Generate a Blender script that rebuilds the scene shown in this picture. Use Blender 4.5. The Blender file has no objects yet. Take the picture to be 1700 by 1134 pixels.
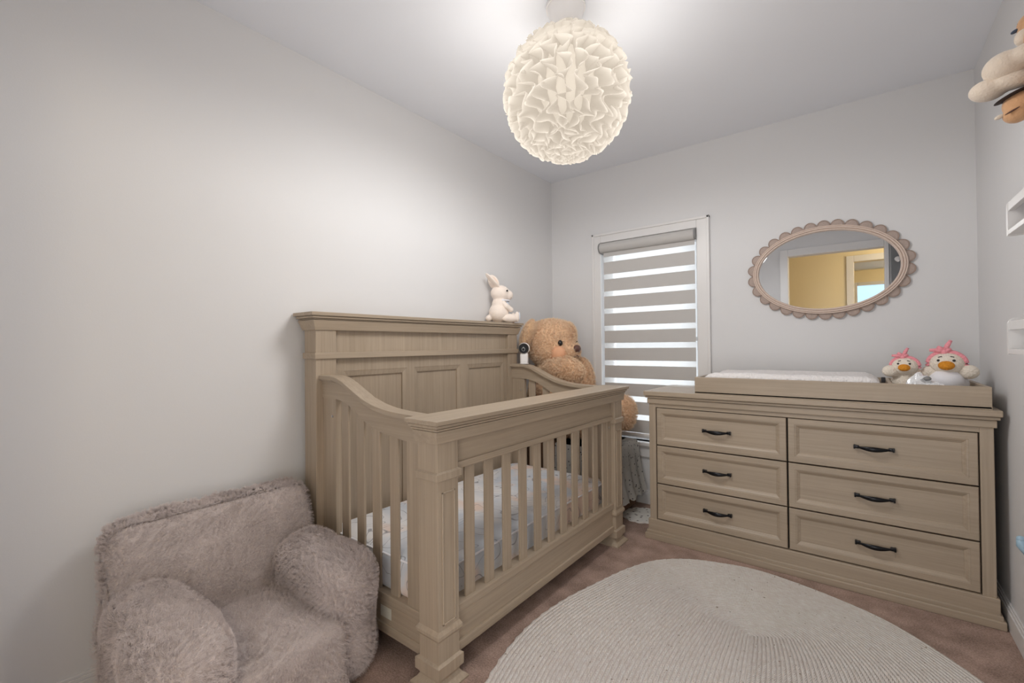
import bpy, bmesh, math, random
from mathutils import Vector, Matrix, noise
random.seed(7)
PI = math.pi
sc = bpy.context.scene
COL = sc.collection
WLOC = {}

# ------------------------------------------------------------------ materials
def nodes_of(name):
    m = bpy.data.materials.new(name); m.use_nodes = True
    nt = m.node_tree; b = nt.nodes['Principled BSDF']
    return m, nt, b
def N(nt, t, **kw):
    n = nt.nodes.new(t)
    for k, v in kw.items():
        if k in n.inputs: n.inputs[k].default_value = v
        else: setattr(n, k, v)
    return n
def c4(c): return (c[0], c[1], c[2], 1)
def srgb(r, g, b):
    f = lambda v: (v/255/12.92) if v/255 <= .04045 else ((v/255+.055)/1.055)**2.4
    return (f(r), f(g), f(b))
def plain(name, col, rough=.6, var=.06, scale=30, bump=0.0, bscale=200, metal=0, sheen=0, stretch=(1,1,1), emit=0, spec=.5):
    m, nt, b = nodes_of(name)
    tc = N(nt, 'ShaderNodeTexCoord'); mp = N(nt, 'ShaderNodeMapping'); mp.inputs['Scale'].default_value = stretch
    nt.links.new(tc.outputs['Object'], mp.inputs[0])
    nz = N(nt, 'ShaderNodeTexNoise', Scale=scale, Detail=4.0)
    nt.links.new(mp.outputs[0], nz.inputs['Vector'])
    mx = N(nt, 'ShaderNodeMix'); mx.data_type = 'RGBA'
    mx.inputs[6].default_value = c4([v*(1-var) for v in col]); mx.inputs[7].default_value = c4([min(1, v*(1+var)) for v in col])
    nt.links.new(nz.outputs['Fac'], mx.inputs[0]); nt.links.new(mx.outputs[2], b.inputs['Base Color'])
    b.inputs['Roughness'].default_value = rough; b.inputs['Metallic'].default_value = metal
    b.inputs['Specular IOR Level'].default_value = spec
    if sheen: b.inputs['Sheen Weight'].default_value = sheen; b.inputs['Sheen Roughness'].default_value = .5
    if emit:
        b.inputs['Emission Color'].default_value = c4(col); b.inputs['Emission Strength'].default_value = emit
    if bump:
        n2 = N(nt, 'ShaderNodeTexNoise', Scale=bscale, Detail=3.0); nt.links.new(mp.outputs[0], n2.inputs['Vector'])
        bp = N(nt, 'ShaderNodeBump', Strength=bump, Distance=.01)
        nt.links.new(n2.outputs['Fac'], bp.inputs['Height']); nt.links.new(bp.outputs[0], b.inputs['Normal'])
    return m
def wood(name, axis):
    m, nt, b = nodes_of(name)
    tc = N(nt, 'ShaderNodeTexCoord'); mp = N(nt, 'ShaderNodeMapping')
    s = [95, 95, 95]; s[axis] = 2.2; mp.inputs['Scale'].default_value = s
    nt.links.new(tc.outputs['Object'], mp.inputs[0])
    n1 = N(nt, 'ShaderNodeTexNoise', Scale=1.0, Detail=5.0, Roughness=.65); nt.links.new(mp.outputs[0], n1.inputs['Vector'])
    mp2 = N(nt, 'ShaderNodeMapping'); s2 = [9, 9, 9]; s2[axis] = 1.2; mp2.inputs['Scale'].default_value = s2
    nt.links.new(tc.outputs['Object'], mp2.inputs[0])
    n2 = N(nt, 'ShaderNodeTexNoise', Scale=1.0, Detail=3.0); nt.links.new(mp2.outputs[0], n2.inputs['Vector'])
    cr = N(nt, 'ShaderNodeValToRGB')
    cr.color_ramp.elements[0].position = .25; cr.color_ramp.elements[0].color = c4(WOOD_D)
    cr.color_ramp.elements[1].position = .75; cr.color_ramp.elements[1].color = c4(WOOD_L)
    ad = N(nt, 'ShaderNodeMath', operation='MULTIPLY_ADD'); ad.inputs[1].default_value = .6
    sb = N(nt, 'ShaderNodeMath', operation='MULTIPLY'); sb.inputs[1].default_value = .4
    nt.links.new(n2.outputs['Fac'], sb.inputs[0]); nt.links.new(n1.outputs['Fac'], ad.inputs[0]); nt.links.new(sb.outputs[0], ad.inputs[2])
    nt.links.new(ad.outputs[0], cr.inputs[0]); nt.links.new(cr.outputs[0], b.inputs['Base Color'])
    b.inputs['Roughness'].default_value = .42; b.inputs['Specular IOR Level'].default_value = .5
    bp = N(nt, 'ShaderNodeBump', Strength=.12, Distance=.004)
    nt.links.new(n1.outputs['Fac'], bp.inputs['Height']); nt.links.new(bp.outputs[0], b.inputs['Normal'])
    return m
WOOD_D = (.300, .238, .174); WOOD_L = (.470, .380, .287)
WX, WY, WZ = wood('greige_wood_grain_x', 0), wood('greige_wood_grain_y', 1), wood('greige_wood_grain_z', 2)
M = {}
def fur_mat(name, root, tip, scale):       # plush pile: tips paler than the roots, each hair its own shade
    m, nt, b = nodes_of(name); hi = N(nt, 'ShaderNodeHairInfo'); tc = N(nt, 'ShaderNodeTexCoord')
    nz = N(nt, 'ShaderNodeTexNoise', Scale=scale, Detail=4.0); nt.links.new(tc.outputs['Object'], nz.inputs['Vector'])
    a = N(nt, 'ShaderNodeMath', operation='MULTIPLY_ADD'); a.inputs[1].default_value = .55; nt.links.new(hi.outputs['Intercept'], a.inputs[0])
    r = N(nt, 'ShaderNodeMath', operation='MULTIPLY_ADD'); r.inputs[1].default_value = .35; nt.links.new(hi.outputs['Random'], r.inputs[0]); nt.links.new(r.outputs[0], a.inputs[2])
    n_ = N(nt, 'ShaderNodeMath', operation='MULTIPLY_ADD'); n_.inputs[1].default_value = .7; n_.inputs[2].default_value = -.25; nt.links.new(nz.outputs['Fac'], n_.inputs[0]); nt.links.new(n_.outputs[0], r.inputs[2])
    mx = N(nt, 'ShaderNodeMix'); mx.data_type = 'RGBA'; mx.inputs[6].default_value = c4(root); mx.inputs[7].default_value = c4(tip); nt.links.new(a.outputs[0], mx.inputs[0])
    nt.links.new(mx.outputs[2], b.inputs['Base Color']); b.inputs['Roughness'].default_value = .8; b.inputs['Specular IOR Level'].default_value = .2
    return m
M['wall'] = plain('wall_paint', (.675, .672, .678), .75, .012, 3, .03, 260)
M['ceil'] = plain('ceiling_paint', (.80, .82, .865), .85, .012, 3, .05, 300)
M['trim'] = plain('white_trim_paint', (.71, .70, .695), .35, .01, 5)
M['hall'] = plain('hallway_paint', (.78, .68, .46), .8, .02, 3)
M['dark_door'] = plain('dark_grey_paint', (.16, .165, .17), .5, .05, 5)
M['black'] = plain('black_metal', (.012, .012, .014), .28, .2, 40, metal=.6)
M['dark_gap'] = plain('dark_gap', (.02, .018, .015), .9, .1, 20)
M['steel'] = plain('brushed_steel', (.5, .5, .5), .3, .05, 40, metal=.9)
M['white_plastic'] = plain('white_plastic', (.85, .83, .82), .3, .01, 10)
M['lens'] = plain('black_gloss', (.01, .011, .013), .08, .1, 10)
M['grey_cap'] = plain('grey_plastic', (.22, .22, .22), .4, .05, 10)
M['sticker'] = plain('pale_sticker', (.6, .58, .5), .5, .1, 60)
M['bear'] = plain('bear_plush', srgb(222, 184, 148), .95, .18, 45, .5, 160, sheen=.3)
M['bear_pale'] = plain('bear_pale_plush', srgb(224, 190, 150), .95, .12, 45, .4, 160, sheen=.3)
M['cheek'] = plain('peach_felt', srgb(222, 168, 132), .95, .06, 40, .15, 200)
M['brown'] = plain('brown_leather', srgb(92, 62, 54), .5, .1, 40)
M['bunny'] = plain('cream_plush', srgb(243, 230, 219), .95, .05, 50, .25, 220, sheen=.3)
M['bunny_in'] = plain('pink_cream_felt', srgb(240, 218, 200), .95, .05, 50)
M['bib'] = plain('pale_blue_cloth', srgb(205, 212, 224), .9, .06, 60)
M['duck'] = plain('white_crochet', srgb(232, 222, 208), .95, .10, 130, .7, 140)
M['beak'] = plain('orange_crochet', srgb(216, 142, 40), .95, .22, 130, .8, 140)
M['pink'] = plain('pink_crochet', srgb(244, 158, 168), .95, .14, 130, .7, 140)
M['shirt'] = plain('white_jersey', (.82, .82, .86), .9, .02, 60)
M['charcoal'] = plain('charcoal_thread', (.03, .028, .03), .7, .1, 30)
M['foil'] = plain('silver_foil', (.90, .92, .95), .2, .12, 35, .3, 40, metal=.35)
M['pad'] = plain('quilted_white_cover', (.80, .77, .76), .9, .03, 60, .9, 70)
M['chair'] = plain('taupe_plush', srgb(188, 176, 172), .95, .16, 9, .5, 120, sheen=.4)
M['fur'] = fur_mat('taupe_fur', srgb(158, 146, 143), srgb(232, 221, 218), 9)
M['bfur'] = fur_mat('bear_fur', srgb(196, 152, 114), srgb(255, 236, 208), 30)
M['blue'] = plain('pale_blue_plastic', srgb(150, 178, 196), .35, .04, 20)
M['toycream'] = plain('toy_cream_plush', srgb(214, 200, 184), .95, .06, 40, .3, 180, sheen=.3)
M['toytan'] = plain('toy_tan_plush', srgb(196, 152, 112), .95, .10, 40, .3, 180, sheen=.3)
M['toybrown'] = plain('toy_brown_plush', srgb(112, 84, 62), .95, .3, 60, .4, 180)
M['toydark'] = plain('toy_dark_strap', srgb(48, 36, 34), .7, .2, 30)
M['toyblue'] = plain('toy_blue_felt', srgb(62, 74, 92), .8, .1, 30)
M['plum'] = plain('plum_cloth', srgb(96, 60, 70), .9, .1, 30)
M['petal'] = plain('carved_grey_wood', srgb(172, 155, 146), .8, .18, 220, .3, 200)
M['petal_edge'] = plain('carved_wood_edge', srgb(158, 139, 128), .8, .1, 120)
M['whitewash'] = plain('whitewashed_wood', srgb(206, 188, 176), .75, .08, 90)
M['beige_band'] = None

def mirror_mat():
    m, nt, b = nodes_of('mirror_glass'); b.inputs['Metallic'].default_value = 1; b.inputs['Roughness'].default_value = .004
    b.inputs['Base Color'].default_value = (.86, .88, .9, 1); return m
M['mirror'] = mirror_mat()
def glass_mat():
    m = bpy.data.materials.new('window_glass'); m.use_nodes = True; nt = m.node_tree; nt.nodes.clear()
    o = N(nt, 'ShaderNodeOutputMaterial'); mx = N(nt, 'ShaderNodeMixShader'); t = N(nt, 'ShaderNodeBsdfTransparent'); g = N(nt, 'ShaderNodeBsdfGlossy', Roughness=.02)
    fr = N(nt, 'ShaderNodeFresnel', IOR=1.45)
    nt.links.new(fr.outputs[0], mx.inputs[0]); nt.links.new(t.outputs[0], mx.inputs[1]); nt.links.new(g.outputs[0], mx.inputs[2]); nt.links.new(mx.outputs[0], o.inputs[0])
    return m
M['glass'] = glass_mat()
def cloth_mix(name, col, transp, transl, weave=900):
    m = bpy.data.materials.new(name); m.use_nodes = True; nt = m.node_tree; nt.nodes.clear()
    o = N(nt, 'ShaderNodeOutputMaterial')
    d = N(nt, 'ShaderNodeBsdfDiffuse'); d.inputs[0].default_value = c4(col)
    tl = N(nt, 'ShaderNodeBsdfTranslucent'); tl.inputs[0].default_value = c4(col)
    tr = N(nt, 'ShaderNodeBsdfTransparent')
    tc = N(nt, 'ShaderNodeTexCoord'); nz = N(nt, 'ShaderNodeTexNoise', Scale=weave); nt.links.new(tc.outputs['Object'], nz.inputs['Vector'])
    bp = N(nt, 'ShaderNodeBump', Strength=.15, Distance=.001); nt.links.new(nz.outputs['Fac'], bp.inputs['Height']); nt.links.new(bp.outputs[0], d.inputs['Normal'])
    m1 = N(nt, 'ShaderNodeMixShader'); m1.inputs[0].default_value = transl; nt.links.new(d.outputs[0], m1.inputs[1]); nt.links.new(tl.outputs[0], m1.inputs[2])
    m2 = N(nt, 'ShaderNodeMixShader'); m2.inputs[0].default_value = transp; nt.links.new(m1.outputs[0], m2.inputs[1]); nt.links.new(tr.outputs[0], m2.inputs[2])
    nt.links.new(m2.outputs[0], o.inputs[0]); return m
M['band'] = cloth_mix('blind_opaque_band', (.55, .535, .52), 0, .10)
M['sheer'] = cloth_mix('blind_sheer', (.80, .80, .79), .60, .50)
def glow(name, col, strength):
    m, nt, b = nodes_of(name); b.inputs['Base Color'].default_value = c4(col); b.inputs['Emission Color'].default_value = c4(col)
    b.inputs['Emission Strength'].default_value = strength; return m
def shade_mat():
    m = bpy.data.materials.new('lamp_ruffle_fabric'); m.use_nodes = True; nt = m.node_tree; nt.nodes.clear()
    o = N(nt, 'ShaderNodeOutputMaterial'); col = (.15, .143, .132, 1)
    d = N(nt, 'ShaderNodeBsdfDiffuse'); d.inputs[0].default_value = col
    t = N(nt, 'ShaderNodeBsdfTranslucent'); t.inputs[0].default_value = col
    e = N(nt, 'ShaderNodeEmission'); e.inputs[0].default_value = (1, .86, .70, 1); e.inputs[1].default_value = SHADE_E
    mx = N(nt, 'ShaderNodeMixShader'); mx.inputs[0].default_value = .5
    ad = N(nt, 'ShaderNodeAddShader')
    nt.links.new(d.outputs[0], mx.inputs[1]); nt.links.new(t.outputs[0], mx.inputs[2]); nt.links.new(mx.outputs[0], ad.inputs[0]); nt.links.new(e.outputs[0], ad.inputs[1]); nt.links.new(ad.outputs[0], o.inputs[0])
    return m
SHADE_E = .30
M['shade'] = shade_mat()
M['liner'] = plain('lamp_liner', (.10, .09, .08), .9, .1, 60); _b = M['liner'].node_tree.nodes['Principled BSDF']; _b.inputs['Emission Color'].default_value = (1, .88, .72, 1); _b.inputs['Emission Strength'].default_value = .40
M['bulb'] = glow('lamp_bulb_glass', (1, .82, .6), .8)
M['sky_pane'] = glow('daylit_pane', srgb(176, 214, 240), .75)

def carpet_mat():
    m, nt, b = nodes_of('carpet_pile'); tc = N(nt, 'ShaderNodeTexCoord')
    n1 = N(nt, 'ShaderNodeTexNoise', Scale=170.0, Detail=4.0, Roughness=.7); n2 = N(nt, 'ShaderNodeTexNoise', Scale=9.0, Detail=3.0)
    for n in (n1, n2): nt.links.new(tc.outputs['Object'], n.inputs['Vector'])
    ad = N(nt, 'ShaderNodeMath', operation='MULTIPLY_ADD'); ad.inputs[1].default_value = .6
    s = N(nt, 'ShaderNodeMath', operation='MULTIPLY'); s.inputs[1].default_value = .4
    nt.links.new(n2.outputs['Fac'], s.inputs[0]); nt.links.new(n1.outputs['Fac'], ad.inputs[0]); nt.links.new(s.outputs[0], ad.inputs[2])
    cr = N(nt, 'ShaderNodeValToRGB'); cr.color_ramp.elements[0].position = .36; cr.color_ramp.elements[1].position = .64
    cr.color_ramp.elements[0].color = c4((.215, .150, .122)); cr.color_ramp.elements[1].color = c4((.56, .40, .335))
    nt.links.new(ad.outputs[0], cr.inputs[0]); nt.links.new(cr.outputs[0], b.inputs['Base Color'])
    b.inputs['Roughness'].default_value = 1; b.inputs['Specular IOR Level'].default_value = .1
    bp = N(nt, 'ShaderNodeBump', Strength=.8, Distance=.006); nt.links.new(n1.outputs['Fac'], bp.inputs['Height']); nt.links.new(bp.outputs[0], b.inputs['Normal'])
    return m
M['carpet'] = carpet_mat()
def rug_mat():
    m, nt, b = nodes_of('braided_jute'); uv = N(nt, 'ShaderNodeUVMap'); sep = N(nt, 'ShaderNodeSeparateXYZ'); nt.links.new(uv.outputs[0], sep.inputs[0])
    def math_(op, a, bb=None, c=None):
        n = N(nt, 'ShaderNodeMath', operation=op)
        for i, v in enumerate((a, bb, c)):
            if v is None: continue
            if isinstance(v, (int, float)): n.inputs[i].default_value = v
            else: nt.links.new(v, n.inputs[i])
        return n.outputs[0]
    u, v = sep.outputs[0], sep.outputs[1]                  # u metres along a braid, v braid number
    fv = math_('FRACT', v); tri = math_('ABSOLUTE', math_('SUBTRACT', fv, .5))   # 0 centre .. .5 edge
    ridge = math_('SUBTRACT', 1.0, math_('POWER', math_('MULTIPLY', tri, 2), 2.2))
    ph = math_('ADD', math_('MULTIPLY', u, 260.0), math_('MULTIPLY', tri, 7.5))
    chev = math_('ABSOLUTE', math_('SINE', ph))
    h = math_('MULTIPLY', ridge, math_('ADD', math_('MULTIPLY', chev, .6), .4))
    tc = N(nt, 'ShaderNodeTexCoord')
    n1 = N(nt, 'ShaderNodeTexNoise', Scale=170.0, Detail=3.0); n2 = N(nt, 'ShaderNodeTexNoise', Scale=22.0, Detail=2.0); n3 = N(nt, 'ShaderNodeTexNoise', Scale=75.0, Detail=1.0)
    for n in (n1, n2, n3): nt.links.new(tc.outputs['Object'], n.inputs['Vector'])
    cr = N(nt, 'ShaderNodeValToRGB'); cr.color_ramp.elements[0].position = .25; cr.color_ramp.elements[1].position = .8
    cr.color_ramp.elements[0].color = c4((.82, .73, .665)); cr.color_ramp.elements[1].color = c4((1.0, .97, .93))
    cmb = N(nt, 'ShaderNodeCombineXYZ'); nt.links.new(math_('MULTIPLY', u, 38.0), cmb.inputs[0]); nt.links.new(math_('MULTIPLY', v, 2.0), cmb.inputs[1])
    n4 = N(nt, 'ShaderNodeTexNoise', Scale=1.0, Detail=2.0); nt.links.new(cmb.outputs[0], n4.inputs['Vector'])
    strand = math_('MULTIPLY_ADD', n4.outputs['Fac'], 1.5, -.25)     # each jute strand has its own tone
    mixv = math_('ADD', math_('MULTIPLY', strand, .6), math_('ADD', math_('MULTIPLY', n1.outputs['Fac'], .2), math_('MULTIPLY', n2.outputs['Fac'], .2))); nt.links.new(mixv, cr.inputs[0])
    mx = N(nt, 'ShaderNodeMix'); mx.data_type = 'RGBA'; nt.links.new(cr.outputs[0], mx.inputs[6]); mx.inputs[7].default_value = c4((.34, .25, .17))
    fl = math_('MULTIPLY', math_('GREATER_THAN', n3.outputs['Fac'], .745), .8); nt.links.new(fl, mx.inputs[0])
    nt.links.new(mx.outputs[2], b.inputs['Base Color']); b.inputs['Roughness'].default_value = .95; b.inputs['Specular IOR Level'].default_value = .15
    bp = N(nt, 'ShaderNodeBump', Strength=.9, Distance=.008); nt.links.new(h, bp.inputs['Height']); nt.links.new(bp.outputs[0], b.inputs['Normal'])
    return m
M['rug'] = rug_mat()
def sheet_mat():
    m, nt, b = nodes_of('printed_crib_sheet'); tc = N(nt, 'ShaderNodeTexCoord')
    n1 = N(nt, 'ShaderNodeTexNoise', Scale=3.4, Detail=3.0, Distortion=.6); n2 = N(nt, 'ShaderNodeTexNoise', Scale=5.0, Detail=2.0)
    mp = N(nt, 'ShaderNodeMapping'); mp.inputs['Location'].default_value = (3.1, 1.7, .4)
    nt.links.new(tc.outputs['Object'], n1.inputs['Vector']); nt.links.new(tc.outputs['Object'], mp.inputs[0]); nt.links.new(mp.outputs[0], n2.inputs['Vector'])
    w0 = N(nt, 'ShaderNodeTexNoise', Scale=5.5, Detail=1.0, Distortion=1.2); nt.links.new(tc.outputs['Object'], w0.inputs['Vector'])
    w1 = N(nt, 'ShaderNodeMath', operation='MULTIPLY'); w1.inputs[1].default_value = 5.0; nt.links.new(w0.outputs['Fac'], w1.inputs[0])
    w2 = N(nt, 'ShaderNodeMath', operation='FRACT'); nt.links.new(w1.outputs[0], w2.inputs[0])
    w = N(nt, 'ShaderNodeMath', operation='SUBTRACT'); w.inputs[1].default_value = .5; nt.links.new(w2.outputs[0], w.inputs[0])
    wa = N(nt, 'ShaderNodeMath', operation='ABSOLUTE'); nt.links.new(w.outputs[0], wa.inputs[0])
    cr = N(nt, 'ShaderNodeValToRGB'); e = cr.color_ramp.elements
    e[0].position = .40; e[0].color = c4((.80, .79, .79)); e[1].position = .62; e[1].color = c4((.60, .64, .70))
    nt.links.new(n1.outputs['Fac'], cr.inputs[0])
    cr2 = N(nt, 'ShaderNodeValToRGB'); e = cr2.color_ramp.elements; e[0].position = .52; e[0].color = (0, 0, 0, 1); e[1].position = .64; e[1].color = (1, 1, 1, 1)
    nt.links.new(n2.outputs['Fac'], cr2.inputs[0])
    mx = N(nt, 'ShaderNodeMix'); mx.data_type = 'RGBA'; nt.links.new(cr2.outputs[0], mx.inputs[0]); nt.links.new(cr.outputs[0], mx.inputs[6]); mx.inputs[7].default_value = c4((.82, .66, .57))
    cr3 = N(nt, 'ShaderNodeValToRGB'); e = cr3.color_ramp.elements; e[0].position = 0; e[0].color = (.75, .75, .75, 1); e[1].position = .045; e[1].color = (0, 0, 0, 1)
    nt.links.new(wa.outputs[0], cr3.inputs[0])
    mx2 = N(nt, 'ShaderNodeMix'); mx2.data_type = 'RGBA'; nt.links.new(cr3.outputs[0], mx2.inputs[0]); nt.links.new(mx.outputs[2], mx2.inputs[6]); mx2.inputs[7].default_value = c4((.16, .16, .19))
    nt.links.new(mx2.outputs[2], b.inputs['Base Color']); b.inputs['Roughness'].default_value = .9
    return m
M['sheet'] = sheet_mat()
def lace_mat(name, scale, dark):
    m, nt, b = nodes_of(name); tc = N(nt, 'ShaderNodeTexCoord')
    vo = N(nt, 'ShaderNodeTexVoronoi', Scale=scale); nt.links.new(tc.outputs['Object'], vo.inputs['Vector'])
    cr = N(nt, 'ShaderNodeValToRGB'); e = cr.color_ramp.elements; e[0].position = .16; e[0].color = c4(dark); e[1].position = .24; e[1].color = c4((.80, .78, .74))
    nt.links.new(vo.outputs['Distance'], cr.inputs[0]); nt.links.new(cr.outputs[0], b.inputs['Base Color']); b.inputs['Roughness'].default_value = .95
    bp = N(nt, 'ShaderNodeBump', Strength=.6, Distance=.004); nt.links.new(vo.outputs['Distance'], bp.inputs['Height']); nt.links.new(bp.outputs[0], b.inputs['Normal'])
    return m
M['lace'] = lace_mat('dotted_crochet_lace', 42, (.10, .10, .11))
M['lacemat'] = lace_mat('crochet_doily', 26, (.25, .23, .22))

# ------------------------------------------------------------------ mesh helpers
def new(): return bmesh.new()
def add_box(bm, x0, x1, y0, y1, z0, z1, bev=0.0, seg=2):
    t = bmesh.new(); bmesh.ops.create_cube(t, size=1)
    for v in t.verts:
        v.co = Vector(((x0+x1)/2+v.co.x*(x1-x0), (y0+y1)/2+v.co.y*(y1-y0), (z0+z1)/2+v.co.z*(z1-z0)))
    if bev: bmesh.ops.bevel(t, geom=t.edges[:], offset=bev, segments=seg, profile=.6, affect='EDGES')
    merge(bm, t)
def merge(bm, t, mat=None):
    if mat is not None: bmesh.ops.transform(t, matrix=mat, verts=t.verts[:])
    me = bpy.data.meshes.new('tmp'); t.to_mesh(me); t.free(); bm.from_mesh(me); bpy.data.meshes.remove(me)
def add_taper(bm, r0, r1, z0, z1):          # r = (x0,x1,y0,y1) at bottom and at top
    vs = [bm.verts.new(p) for p in ((r0[0], r0[2], z0), (r0[1], r0[2], z0), (r0[1], r0[3], z0), (r0[0], r0[3], z0),
                                    (r1[0], r1[2], z1), (r1[1], r1[2], z1), (r1[1], r1[3], z1), (r1[0], r1[3], z1))]
    for f in ((3, 2, 1, 0), (4, 5, 6, 7), (0, 1, 5, 4), (1, 2, 6, 5), (2, 3, 7, 6), (3, 0, 4, 7)): bm.faces.new([vs[i] for i in f])
def grow(r, d): return (r[0]-d, r[1]+d, r[2]-d, r[3]+d)
def add_ball(bm, c, r, rot=None, u=24, v=16):
    t = bmesh.new(); bmesh.ops.create_uvsphere(t, u_segments=u, v_segments=v, radius=1)
    if not hasattr(r, '__len__'): r = (r, r, r)
    mt = Matrix.Translation(Vector(c)) @ (rot.to_matrix().to_4x4() if rot is not None else Matrix()) @ Matrix.Diagonal((r[0], r[1], r[2], 1))
    merge(bm, t, mt)
def add_cyl(bm, a, b, r0, r1=None, seg=24, caps=True):
    a, b = Vector(a), Vector(b); d = b-a; r1 = r0 if r1 is None else r1
    t = bmesh.new(); bmesh.ops.create_cone(t, cap_ends=caps, segments=seg, radius1=r0, radius2=r1, depth=d.length)
    merge(bm, t, Matrix.Translation((a+b)/2) @ d.to_track_quat('Z', 'Y').to_matrix().to_4x4())
def add_tube(bm, pts, rad, seg=10, closed=False):
    pts = [Vector(p) for p in pts]; n = len(pts); rings = []
    up = Vector((0, 0, 1))
    for i, p in enumerate(pts):
        t = (pts[(i+1) % n]-pts[i-1]) if closed else (pts[min(i+1, n-1)]-pts[max(i-1, 0)])
        t.normalize(); a = t.cross(up)
        if a.length < .01: a = t.cross(Vector((0, 1, 0)))
        a.normalize(); b = a.cross(t); r = rad[i] if hasattr(rad, '__len__') else rad
        rings.append([bm.verts.new(p+a*math.cos(2*PI*k/seg)*r+b*math.sin(2*PI*k/seg)*r) for k in range(seg)])
    for i in range(n if closed else n-1):
        A, B = rings[i], rings[(i+1) % n]
        for k in range(seg): bm.faces.new((A[k], A[(k+1) % seg], B[(k+1) % seg], B[k]))
    if not closed:
        bm.faces.new(rings[0][::-1]); bm.faces.new(rings[-1])
def add_rbox(bm, c, s, r, n=14, rot=None, lump=0.0, seed=0, fn=None):   # soft cushion: box with round corners, dense skin
    t = bmesh.new(); bmesh.ops.create_cube(t, size=2); bmesh.ops.subdivide_edges(t, edges=t.edges[:], cuts=n, use_grid_fill=True)
    h = Vector(s)/2
    for v in t.verts:
        p = Vector((v.co.x*h.x, v.co.y*h.y, v.co.z*h.z)); q = Vector([max(-(h[i]-r), min(h[i]-r, p[i])) for i in range(3)])
        d = p-q
        if d.length > 1e-9: p = q+d.normalized()*r*min(1, d.length/(r*.999)) if d.length >= r*.999 else q+d
        if fn: p = fn(p)
        v.co = p
    t.normal_update()
    if lump:
        for v in t.verts: v.co += v.normal*lump*noise.noise(v.co*7+Vector((seed, seed, seed)))
    merge(bm, t, Matrix.Translation(Vector(c)) @ (rot.to_matrix().to_4x4() if rot is not None else Matrix()))
def set_props(o, label=None, cat=None, group=None, kind=None):
    if label: o['label'] = label
    if cat: o['category'] = cat
    if group: o['group'] = group
    if kind: o['kind'] = kind
    return o
def thing(name, label, cat, loc, group=None):
    o = bpy.data.objects.new(name, None); COL.objects.link(o); o.location = loc; o.empty_display_size = .05
    WLOC[o] = Vector(loc); return set_props(o, label, cat, group)
def obj(name, bm, mat, parent=None, smooth=False, origin=None, split=None):
    loc = WLOC[parent] if parent else Vector(origin if origin else (0, 0, 0))
    bmesh.ops.translate(bm, verts=bm.verts[:], vec=-loc)
    bmesh.ops.recalc_face_normals(bm, faces=bm.faces[:])
    me = bpy.data.meshes.new(name); bm.to_mesh(me); bm.free()
    if smooth:
        for p in me.polygons: p.use_smooth = True
        if split: me.set_sharp_from_angle(angle=math.radians(split))
    me.materials.append(mat)
    o = bpy.data.objects.new(name, me); COL.objects.link(o)
    if parent: o.parent = parent
    else: o.location = loc
    WLOC[o] = loc
    return o
def struct(name, bm, mat, **kw):
    o = obj(name, bm, mat, **kw)
    if o.parent is None: o['kind'] = 'structure'
    return o
def fuse(bm, voxel=.008, it=6, fac=.5):      # melt several overlapping shapes into one continuous skin
    bmesh.ops.recalc_face_normals(bm, faces=bm.faces[:])
    me = bpy.data.meshes.new('tmp'); bm.to_mesh(me); bm.free()
    o = bpy.data.objects.new('tmp', me); COL.objects.link(o)
    m = o.modifiers.new('r', 'REMESH'); m.mode = 'VOXEL'; m.voxel_size = voxel
    s = o.modifiers.new('s', 'SMOOTH'); s.iterations = it; s.factor = fac
    dg = bpy.context.evaluated_depsgraph_get(); ev = o.evaluated_get(dg); m2 = bpy.data.meshes.new_from_object(ev)
    bpy.data.objects.remove(o); out = bmesh.new(); out.from_mesh(m2); bpy.data.meshes.remove(m2); bpy.data.meshes.remove(me)
    return out
def fur(o, mat, count, length, child=8, rad=.0005, rough=.004, seed=1, clump=.2, swirl=.01, ssize=.15):
    o.data.materials.append(mat)
    ps = o.modifiers.new('fur', 'PARTICLE_SYSTEM').particle_system; s = ps.settings
    s.type = 'HAIR'; s.count = count; s.hair_length = length; s.hair_step = 3; s.use_advanced_hair = False
    s.material = len(o.data.materials); s.child_type = 'INTERPOLATED'; s.rendered_child_count = child; s.child_length = 1
    s.roughness_2 = rough; s.roughness_1 = swirl; s.roughness_1_size = ssize; s.roughness_endpoint = rough*.6; s.clump_factor = clump; s.root_radius = 1; s.tip_radius = .25; s.radius_scale = rad; s.use_close_tip = True
    s.display_step = 2; s.render_step = 3; ps.seed = seed; s.use_modifier_stack = False
    s.length_random = .4

# ------------------------------------------------------------------ camera
H = 1.12
yw, pt, rl = map(math.radians, (37.804, .5457, -.536))
F = Vector((-math.sin(yw)*math.cos(pt), math.cos(yw)*math.cos(pt), math.sin(pt)))
R0 = Vector((math.cos(yw), math.sin(yw), 0)); U0 = R0.cross(F)
R = R0*math.cos(rl)+U0*math.sin(rl); U = R0*-math.sin(rl)+U0*math.cos(rl)
cd = bpy.data.cameras.new('camera'); cam = bpy.data.objects.new('camera', cd); COL.objects.link(cam)
cd.sensor_fit = 'HORIZONTAL'; cd.sensor_width = 36; cd.lens = 743.88*36/1700; cd.clip_start = .02
cam.matrix_world = Matrix(((R.x, U.x, -F.x, 0), (R.y, U.y, -F.y, 0), (R.z, U.z, -F.z, H), (0, 0, 0, 1)))
sc.camera = cam

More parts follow.
